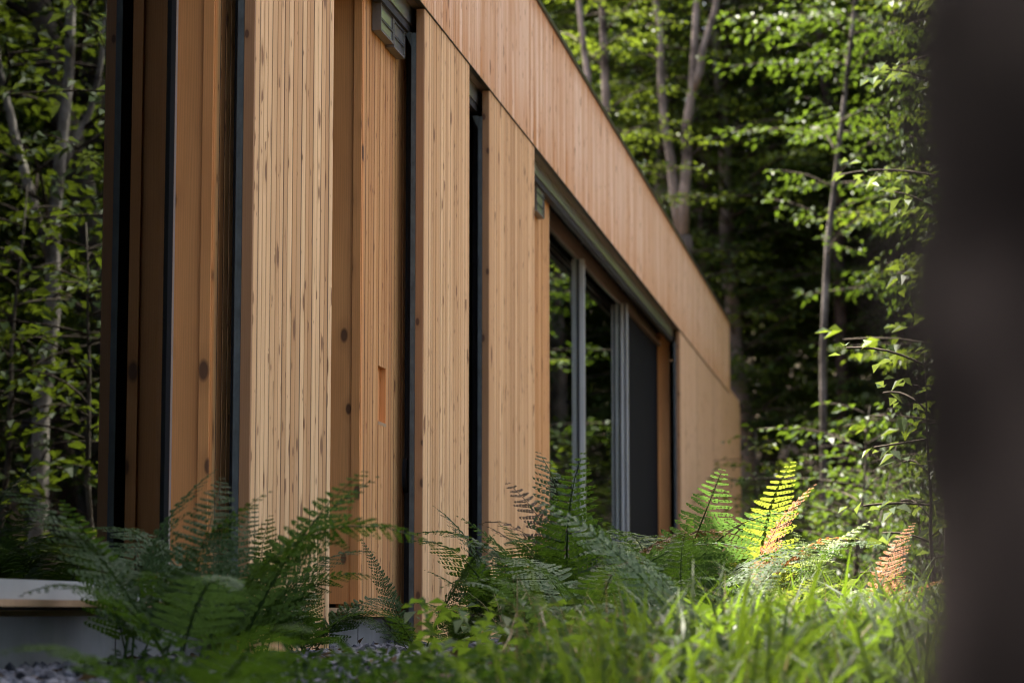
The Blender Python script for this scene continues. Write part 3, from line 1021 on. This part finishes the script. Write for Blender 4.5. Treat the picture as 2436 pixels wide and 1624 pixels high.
# pale sapling and shrub close to the foreground trunk on the right
for (nm, px, s, h, nb, zmin, bl, sd, lab, lm) in (
        ('leafy_sapling', 2262, 14.5, 4.6, 17, 1.9, 0.85, 71, 'tall pale-leaved sapling leaning out beside the blurred foreground trunk', 'leaf3'),
        ('leafy_shrub', 2228, 10.5, 1.25, 20, 0.10, 0.40, 72, 'upright pale shrub with pointed leaves beside the foreground trunk', 'leaf3')):
    p = at(px, 1456, s)
    rg = np.random.default_rng(sd)
    o_ = (p.x, s, float(terrain_h(p.x, s)) - 0.03)
    ms = grow(sd, [simple_stem(rg, h, 0.028 if h > 2 else 0.012, 0.03)], nb, zmin, h, bl, 0.10 if h > 2 else 0.075, M['bark'], M[lm], nm, twig_gap=0.10, gap=0.6, elev=(-0.2, 0.75), twigs=True, k=6, profile='flat')
    add_tree(nm, ms, o_, 0, 1.0, lab, 'tree' if h > 2 else 'shrub')

# undergrowth shrubs at the wood's edge
bushes = []
for sd in (81, 82):
    rg = np.random.default_rng(sd)
    bushes.append(grow(sd, [simple_stem(rg, 2.2, 0.03, 0.12), simple_stem(rg, 1.9, 0.025, 0.2)], 30, 0.1, 2.1, 1.3, 0.10, M['bark'], M['leaf'], 'undergrowth_shrub', gap=0.7, k=5))
GROUP_U = 'shrubs along the dark edge of the wood'
for i in range(16):
    b = -3.2 + 7.0 * (i + fr.uniform(0.2, 0.8)) / 16
    s = fr.uniform(17, 34) if b > -1.6 else fr.uniform(33, 37)
    x, y = bearing(b, s)
    if x < 0.8 and y < 32:
        x, y = bearing(b, 34)
    add_tree('undergrowth_shrub', bushes[i % 2], (x, y, float(terrain_h(x, y)) - 0.04), fr.uniform(0, 6.28), fr.uniform(0.6, 1.05), 'leafy undergrowth shrub at the dark edge of the wood', 'shrub', GROUP_U)

# unseen tree added behind the house so its crown shades the near ground
st = (np.array([(0, 0, 0), (0.1, 0, 3), (0.5, -0.1, 6), (1.2, -0.3, 9), (2.0, -0.5, 12), (2.6, -0.7, 16)]), 0.19, 0.03)
sh = grow(90, [st], 90, 7.5, 15.8, 4.6, 0.13, M['bark'], M['leaf'], 'added_shade_tree', gap=0.5)
add_tree('added_shade_tree', sh, (-6.4, 6.6, -0.05), 0.0, 1.0, 'unseen broad tree added behind the house to shade the near ground')

# distant wood: one mass nobody could count
rg = np.random.default_rng(99)
n = 150000
bb = rg.uniform(-17, 34, n)
ss = rg.uniform(60, 78, n)
xx = CAM.x + np.tan(np.radians(bb)) * ss
zz = terrain_h(xx, ss) + rg.uniform(0, 1, n) ** 0.9 * 24
cl_ = np.sin(xx * 0.9 + ss) * np.sin(zz * 1.3 + xx * 0.5)
zz += cl_ * 0.5
Lw = rg.uniform(0.20, 0.36, n)
V, Fq = leaf_quads(np.stack([xx, ss, zz], 1), rg.normal(0, 1, (n, 3)), np.array([0, 0, 1.0]) + rg.normal(0, 0.5, (n, 3)), Lw, Lw * 0.7)
dw = obj('woodland', mesh_np('woodland', V, Fq, M['leaf']))
setp(dw, 'dense dark mass of far foliage filling the background', 'woodland', kind='stuff')

# ------------------------------------------------------------------ foreground tree trunk (out of focus at the right edge)
p0 = at(2330, 1456, 0.62)
fz = float(terrain_h(p0.x, 0.62)) - 0.1
rg = np.random.default_rng(3)
ft = thing('dark_tree', 'dark blurred tree trunk very close at the right edge', 'tree', (p0.x + 0.0985, 0.62, fz))
tb = MB()
zs = np.concatenate([np.linspace(0, 1.6, 90), np.linspace(1.65, 7.0, 30)])
pts = [(0.002 * math.sin(z * 2.1) + (0.004 * (z - 0.7)), 0, z) for z in zs]
rad = [0.112 + 0.06 * math.exp(-z * 2.2) - 0.006 * z + 0.006 * math.exp(-((z - 0.95) / 0.06) ** 2) for z in zs]
tb.tube(pts, rad, 28, 0.045, rg)
tb.build('trunk', M['frontbark'], ft, True)
cr = grow(33, [(np.array([(0, 0, 3.2), (0.05, 0, 5), (0.1, 0, 9)]), 0.07, 0.03)], 34, 4.6, 9, 2.2, 0.11, M['darkbark'], M['leaf'], 'foreground_crown')
obj('crown', cr[1], ft)
obj('limbs', cr[2], ft)


# ------------------------------------------------------------------ ferns
def frond_mesh(seed, arch, mat, npairs=19, npin=11, curl=0.0, sparse=1.0):
    rg = np.random.default_rng(seed)
    # rachis of unit length in the local Y-Z plane
    m = 26
    t = np.linspace(0, 1, m)
    ang = R(78) - arch * t ** 1.5 - curl * np.clip(t - 0.8, 0, 1) * 8
    y = np.concatenate([[0], np.cumsum(np.cos(ang[:-1]))]) / m
    z = np.concatenate([[0], np.cumsum(np.sin(ang[:-1]))]) / m
    x = 0.03 * np.sin(t * 3 + seed) * t
    rp = np.stack([x, y, z], 1)
    P, Dv, Up, L, W = [], [], [], [], []
    for i in range(npairs):
        f = 0.20 + 0.79 * (i / (npairs - 1)) ** 0.92
        p = np.array([np.interp(f, t, rp[:, k]) for k in range(3)])
        a = np.interp(f, t, ang)
        tang = np.array([0, math.cos(a), math.sin(a)])
        nrm = np.array([0, -math.sin(a), math.cos(a)])
        u = (f - 0.2) / 0.8
        pl = 0.235 * (math.sin(math.pi * min(1, 0.30 + 0.2 * u)) if u < 0.25 else 1.0) * (1.02 - u) ** 0.8 * sparse
        pl = max(pl, 0.012)
        for sgn in (-1, 1):
            l = pl * rg.uniform(0.85, 1.1)
            d = np.array([sgn * 0.93, 0, 0]) + tang * rg.uniform(0.28, 0.45) - nrm * rg.uniform(-0.02, 0.16)
            d /= np.linalg.norm(d)
            k = max(3, int(npin * (0.35 + 0.65 * l / 0.235)))
            s = (np.arange(k) + 0.6) / k
            q = p + d * (s * l)[:, None] - nrm * (0.10 * l * s ** 2)[:, None] + tang * (0.10 * l * s ** 2)[:, None]
            pdir = np.cross(nrm, d)
            wl = (l * 0.098 * (1 - s) ** 0.55 + 0.0045)
            for ps in (-1, 1):
                dd = pdir * ps * 0.85 + d * 0.5
                P.append(q)
                Dv.append(np.repeat(dd[None], k, 0) + rg.normal(0, 0.10, (k, 3)))
                Up.append(np.repeat(nrm[None], k, 0) + rg.normal(0, 0.18, (k, 3)))
                L.append(wl * 1.25)
                W.append(np.full(k, l / k * 1.55))
    P, Dv, Up, L, W = [np.concatenate(q) for q in (P, Dv, Up, L, W)]
    V, Fq = leaf_quads(P, Dv, Up, L, W, fold=0.05)
    mb = MB()
    mb.tube(rp[::3], list(np.linspace(0.006, 0.0012, len(rp[::3]))), 4)
    nv = len(V)
    V2 = np.concatenate([V] + mb.v)
    faces = [np.concatenate([Fq] + [np.array(f) + nv for k_, f in mb.q.items() if k_ == 4])]
    return mesh_np('frond', V2, faces, mat)


FR = {}


def frond_variant(kind, mat):
    key = (kind, mat)
    if key not in FR:
        arch, curl, sp, npair, npin = {'arch': (R(88), 0, 1.0, 20, 12), 'up': (R(45), 0, 0.85, 21, 11), 'flat': (R(105), 0, 1.15, 19, 13), 'curl': (R(70), 0.35, 0.8, 14, 11), 'narrow': (R(22), 0, 0.6, 26, 9)}[kind]
        FR[key] = frond_mesh(len(FR) + 100, arch, M[mat], npair, npin, curl, sp)
    return FR[key]


GROUP_FERN = 'ferns along the facade'


def fern(px, s, fronds, label, seed, dz=0.0, py=None):
    """fronds: list of (kind, mat, azimuth deg (0 = +Y, 90 = +X), length, tilt deg)"""
    p = at(px, 1456, s)
    z = float(terrain_h(p.x, s)) - 0.01 + dz
    t = thing('fern', label, 'fern', (p.x, s, z), 0, GROUP_FERN)
    r = random.Random(seed)
    for (kind, mat, az, ln, tilt) in fronds:
        o = obj('frond', frond_variant(kind, mat), t, (r.uniform(-0.02, 0.02), r.uniform(-0.02, 0.02), 0))
        o.rotation_euler = (R(-tilt) * -1 * -1 if False else -R(tilt), R(r.uniform(-14, 14)), -R(az))
        o.scale = (ln * r.uniform(0.9, 1.1), ln, ln)
    return t


def ring(n, mats, ln, seed, kinds_=('arch', 'up', 'arch', 'flat'), tilt=(0, 22)):
    r = random.Random(seed)
    n = int(n * 1.15)
    return [(r.choice(kinds_), 'ferndead' if r.random() < 0.09 and seed >= 9 else r.choice(mats), 360 * (i + r.uniform(-0.3, 0.3)) / n, ln * r.uniform(0.75, 1.15), r.uniform(*tilt)) for i in range(n)]


ferns = [
    (440, 5.8, ring(5, ('fern', 'fernpale'), 0.78, 1), 'large dark blurred fern in the left foreground'),
    (310, 6.1, [('up', 'fernpale', 40, 0.74, 4), ('up', 'fern', 100, 0.66, 10), ('arch', 'fernpale', -20, 0.7, 4), ('up', 'fern', 190, 0.6, 8)], 'pale fern rising in front of the near window'),
    (440, 4.2, ring(5, ('fern',), 0.56, 3, ('flat', 'arch')), 'low blurred fern at the bottom left before the gravel'),
    (535, 6.3, ring(5, ('fern', 'fernpale'), 0.74, 4, ('up', 'arch', 'up')), 'tall fern before the plain knotty jamb board'),
    (610, 6.9, ring(7, ('fern', 'fern', 'fernpale'), 0.54, 5), 'sharp green fern at the foot of the nearest shutter'),
    (720, 7.5, ring(7, ('fern',), 0.45, 6), 'small fern below the right side of the nearest shutter'),
    (40, 4.2, ring(6, ('fern',), 0.28, 7), 'dark low fern in the bottom left corner'),
    (1000, 8.3, [('narrow', 'fern', 60, 0.55, 8), ('narrow', 'fern', -60, 0.52, 10), ('up', 'fern', 120, 0.44, 20), ('up', 'fern', 200, 0.39, 30), ('arch', 'fern', 280, 0.39, 20)], 'upright narrow fern before the second shutter'),
    (1215, 8.8, ring(9, ('fern', 'fernpale'), 0.67, 9), 'airy fern before the wide shutter'),
    (1345, 8.4, ring(9, ('fern', 'fernpale'), 0.87, 10), 'dense fern at the left end of the sliding windows'),
    (1420, 7.4, ring(8, ('fernpale', 'fern'), 0.58, 11), 'broad low fern beneath the sliding windows'),
    (1700, 6.6, [('up', 'fernpale', -75, 0.76, 14), ('up', 'fernpale', -50, 0.66, 20), ('arch', 'fernpale', -95, 0.6, 24), ('up', 'fern', 20, 0.5, 10), ('arch', 'fern', 150, 0.45, 20), ('arch', 'fern', 80, 0.42, 20)], 'big pale grey-green fern leaning left across the dark screen'),
    (1560, 9.2, ring(8, ('fern', 'fernpale'), 0.91, 13), 'green fern before the far jamb board'),
    (1425, 9.6, [('up', 'ferndead', -40, 0.88, 0), ('curl', 'ferndead', -70, 0.85, 4), ('up', 'ferndead', -100, 0.74, 12), ('curl', 'ferndead', 30, 0.66, 4)], 'withered brown fern with curled tips before the window stiles'),
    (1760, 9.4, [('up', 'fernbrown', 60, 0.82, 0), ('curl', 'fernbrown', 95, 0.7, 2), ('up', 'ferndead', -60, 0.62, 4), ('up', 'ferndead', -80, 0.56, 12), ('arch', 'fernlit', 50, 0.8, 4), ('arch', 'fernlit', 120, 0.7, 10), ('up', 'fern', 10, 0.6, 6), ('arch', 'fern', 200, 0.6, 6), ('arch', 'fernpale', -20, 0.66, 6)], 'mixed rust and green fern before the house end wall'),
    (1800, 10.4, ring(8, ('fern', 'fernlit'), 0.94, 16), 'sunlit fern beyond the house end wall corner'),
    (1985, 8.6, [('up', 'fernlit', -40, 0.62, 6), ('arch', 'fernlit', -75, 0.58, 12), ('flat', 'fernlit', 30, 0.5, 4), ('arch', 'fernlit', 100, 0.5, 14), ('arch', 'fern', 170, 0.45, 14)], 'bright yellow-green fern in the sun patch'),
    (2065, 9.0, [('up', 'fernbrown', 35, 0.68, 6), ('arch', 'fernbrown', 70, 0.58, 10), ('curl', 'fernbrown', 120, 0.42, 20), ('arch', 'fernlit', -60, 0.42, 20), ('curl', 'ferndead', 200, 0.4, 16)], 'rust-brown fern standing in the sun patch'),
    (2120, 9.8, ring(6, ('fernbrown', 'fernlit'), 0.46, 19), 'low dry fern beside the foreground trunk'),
    (1620, 7.9, ring(8, ('fern',), 0.58, 20), 'low dark fern in the middle of the undergrowth'),
    (1800, 7.6, ring(7, ('fern', 'fernlit'), 0.43, 21), 'short fern behind the tall grass blades'),
    (1100, 9.6, ring(6, ('fern',), 0.34, 22), 'small fern in the gap between the second and wide shutters'),
    (1290, 7.0, ring(7, ('fern', 'fernpale'), 0.43, 23), 'low fern at the edge of the bright grass'),
]
for i, (px, s, fl, lab) in enumerate(ferns):
    fern(px, s, fl, lab, i + 200)


# ------------------------------------------------------------------ grass, herbs, gravel (stuff)
def blades(rg, X, Y, H, W, lean, mat, name, kind=True, segs=4):
    n = len(X)
    Z = terrain_h(X, Y) - 0.01
    a = rg.uniform(0, 6.283, n)
    d = np.stack([np.cos(a), np.sin(a)], 1)
    face = a + math.pi / 2 + rg.normal(0, 0.5, n)
    sd = np.stack([np.cos(face), np.sin(face)], 1)
    V = np.zeros((n, (segs + 1) * 2, 3))
    for k in range(segs + 1):
        t = k / segs
        off = lean * H * t ** 2
        hz = H * (t - 0.35 * lean * t ** 3)
        w = W * (1 - t ** 2.2) * 0.5 + 0.0004
        cx_, cy_ = X + d[:, 0] * off, Y + d[:, 1] * off
        for j, sg in enumerate((-1, 1)):
            V[:, k * 2 + j, 0] = cx_ + sg * sd[:, 0] * w
            V[:, k * 2 + j, 1] = cy_ + sg * sd[:, 1] * w
            V[:, k * 2 + j, 2] = Z + hz
    i = np.arange(n)[:, None] * (segs + 1) * 2
    F = np.concatenate([np.concatenate([i + 2 * k, i + 2 * k + 1, i + 2 * k + 3, i + 2 * k + 2], 1) for k in range(segs)])
    return mesh_np(name, V.reshape(-1, 3), F, mat)


rg = np.random.default_rng(17)


def scatter(n, smin, smax, blo, bhi, xmin):
    s = smin * (smax / smin) ** rg.uniform(0, 1, n)
    b = rg.uniform(blo, bhi, n)
    x = CAM.x + np.tan(np.radians(b)) * s
    k = x > xmin
    return x[k], s[k]


X, Y = scatter(22000, 3.0, 13, -10.5, 4.5, 0.75)
edge = np.clip((X - 0.75) / 0.6, 0.25, 1)
tus = 0.5 + 0.5 * np.sin(X * 9 + Y * 2.3) * np.sin(Y * 3.1 - X * 4)
H = rg.uniform(0.07, 0.24, len(X)) * edge * (0.55 + 0.6 * tus)
W = rg.uniform(0.003, 0.009, len(X))
g1 = obj('grass', blades(rg, X, Y, H, W, rg.uniform(0.2, 1.1, len(X)), M['grass'], 'grass'))
setp(g1, 'bright green grass growing across the lower right', 'grass', kind='stuff')

X, Y = scatter(3800, 3.2, 9.5, -8.5, 3.5, 1.0)
H = rg.uniform(0.18, 0.40, len(X)) * np.clip((X - 0.8) / 0.7, 0.4, 1)
g2 = obj('long_grass', blades(rg, X, Y, H, rg.uniform(0.005, 0.019, len(X)), rg.uniform(0.25, 1.3, len(X)), M['grass'], 'long_grass', segs=6))
setp(g2, 'long loose arching grass blades over the shorter grass', 'grass', kind='stuff')

X, Y = scatter(1700, 3.0, 11, -9.5, 3.8, 0.8)
H = rg.uniform(0.10, 0.34, len(X))
g3 = obj('dry_grass', blades(rg, X, Y, H, rg.uniform(0.002, 0.006, len(X)), rg.uniform(0.1, 1.4, len(X)), M['straw'], 'dry_grass', segs=4))
setp(g3, 'thin dry straw-coloured stalks among the green grass', 'grass', kind='stuff')

X, Y = scatter(5000, 2.6, 14, -11.5, 4.0, 0.55)
n = len(X)
Z = terrain_h(X, Y) + rg.uniform(0.03, 0.20, n)
Ln = rg.uniform(0.025, 0.07, n)
V, Fq = leaf_quads(np.stack([X, Y, Z], 1), np.concatenate([rg.normal(0, 1, (n, 2)), rg.normal(-0.1, 0.3, (n, 1))], 1), np.array([0, 0, 1.0]) + rg.normal(0, 0.35, (n, 3)), Ln, Ln * 0.6)
hb = obj('ground_herbs', mesh_np('ground_herbs', V, Fq, M['herb']))
setp(hb, 'small leafy weeds between grass and gravel', 'weeds', kind='stuff')

n = 2600
Y = rg.uniform(4.7, 6.6, n)
X = CAM.x + np.tan(np.radians(rg.uniform(-18.5, -7.5, n))) * Y
k = X > 0.12
X, Y = X[k], Y[k]
n = len(X)
Z = 0.16 - 0.0292 * Y + rg.uniform(-0.03, 0.05, n) + 0.03 * np.sin(X * 9) * np.sin(Y * 7)
Ln = rg.uniform(0.018, 0.045, n)
V, Fq = leaf_quads(np.stack([X, Y, Z], 1), np.concatenate([rg.normal(0, 1, (n, 2)), rg.normal(0.3, 0.5, (n, 1))], 1), np.array([0, 0, 1.0]) + rg.normal(0, 0.5, (n, 3)), Ln, Ln * 0.45)
lw = obj('low_weeds', mesh_np('low_weeds', V, Fq, M['fern']))
setp(lw, 'dark low weeds spilling over the near edge of the gravel', 'weeds', kind='stuff')

# tall single grass clumps
tufts = [(1815, 4.6, 0.34, 'broad bright grass blades standing tall at the centre right'), (1870, 6.6, 0.36, 'pair of upright yellow-green blades before the sun patch'),
         (1420, 3.6, 0.30, 'blurred yellow-green grass tuft at the bottom centre'), (1300, 3.9, 0.26, 'blurred grass tuft at the left end of the bright grass'),
         (1960, 8.0, 0.26, 'sunlit grass tuft with curved blades in the sun patch'), (2150, 4.4, 0.40, 'shaded tall grass beside the foreground trunk')]
for i, (px, s, h, lab) in enumerate(tufts):
    p = at(px, 1456, s)
    r2 = np.random.default_rng(300 + i)
    k = 9
    gx_, gy_ = p.x + r2.normal(0, 0.03, k), s + r2.normal(0, 0.03, k)
    z0 = float(terrain_h(p.x, s))
    t = thing('grass_tuft', lab, 'grass', (p.x, s, z0), 0, 'tall grass tufts')
    hh = (0.16 - z0) + h * 0.01 + (1456 - 1345) / F_PX * s
    for q in range(k):
        hq = max(0.15, hh * r2.uniform(0.7, 1.15))
        me = blades(r2, gx_[q:q + 1] - 0, gy_[q:q + 1], np.array([hq]), np.array([r2.uniform(0.008, 0.017)]), np.array([r2.uniform(0.05, 0.5)]), M['grass'], 'blade', segs=6)
        o = obj('blade', me, t)
        o.matrix_parent_inverse = Matrix.Translation((-p.x, -s, -z0))

# gravel along the wall
ico = np.array([(0, 0, -1), (0.72, -0.53, -0.45), (-0.28, -0.85, -0.45), (-0.89, 0, -0.45), (-0.28, 0.85, -0.45), (0.72, 0.53, -0.45),
                (0.28, -0.85, 0.45), (-0.72, -0.53, 0.45), (-0.72, 0.53, 0.45), (0.28, 0.85, 0.45), (0.89, 0, 0.45), (0, 0, 1)])
icf = np.array([(0, 2, 1), (1, 5, 0), (0, 3, 2), (0, 4, 3), (0, 5, 4), (1, 10, 5), (2, 6, 1), (3, 7, 2), (4, 8, 3), (5, 9, 4), (1, 6, 10), (2, 7, 6), (3, 8, 7), (4, 9, 8), (5, 10, 9), (6, 11, 10), (7, 11, 6), (8, 11, 7), (9, 11, 8), (10, 11, 9)])[:, ::-1]
n = 9000
s = 4.6 + (15 - 4.6) * rg.uniform(0, 1, n) ** 1.4
x = rg.uniform(-0.16, 0.75, n) * np.where(s < 7, 1.0, 0.85)
sz = rg.uniform(0.008, 0.024, (n, 1)) * rg.uniform(0.6, 1.2, (n, 3))
a = rg.uniform(0, 6.28, n)
zz = terrain_h(x, s) + rg.uniform(0, 0.022, n)
Vs = ico[None] * (1 + rg.normal(0, 0.15, (n, 12, 1))) * sz[:, None, :]
ca, sa = np.cos(a)[:, None], np.sin(a)[:, None]
ti = rg.uniform(-0.7, 0.7, n)[:, None]
y1 = Vs[:, :, 1] * np.cos(ti) - Vs[:, :, 2] * np.sin(ti)
z1 = Vs[:, :, 1] * np.sin(ti) + Vs[:, :, 2] * np.cos(ti)
Vw = np.stack([Vs[:, :, 0] * ca - y1 * sa + x[:, None], Vs[:, :, 0] * sa + y1 * ca + s[:, None], z1 + zz[:, None]], 2)
Fi = (icf[None] + (np.arange(n) * 12)[:, None, None]).reshape(-1, 3)
gr = obj('gravel', mesh_np('gravel', Vw.reshape(-1, 3), Fi, M['stone']))
setp(gr, 'blue-grey crushed slate gravel along the foot of the wall', 'gravel', kind='stuff')

# fallen brown leaves on gravel and soil
n = 1500
x = rg.uniform(-0.1, 2.6, n)
y = 4.5 + 10 * rg.uniform(0, 1, n) ** 1.3
z = terrain_h(x, y) + rg.uniform(0.012, 0.04, n)
Ln = rg.uniform(0.025, 0.06, n)
V, Fq = leaf_quads(np.stack([x, y, z], 1), np.concatenate([rg.normal(0, 1, (n, 2)), rg.normal(0, 0.25, (n, 1))], 1), np.array([0, 0, 1.0]) + rg.normal(0, 0.35, (n, 3)), Ln, Ln * 0.55, fold=0.2)
lt = obj('leaf_litter', mesh_np('leaf_litter', V, Fq, M['ferndead']))
setp(lt, 'fallen brown leaves lying on the gravel and soil', 'leaf litter', kind='stuff')
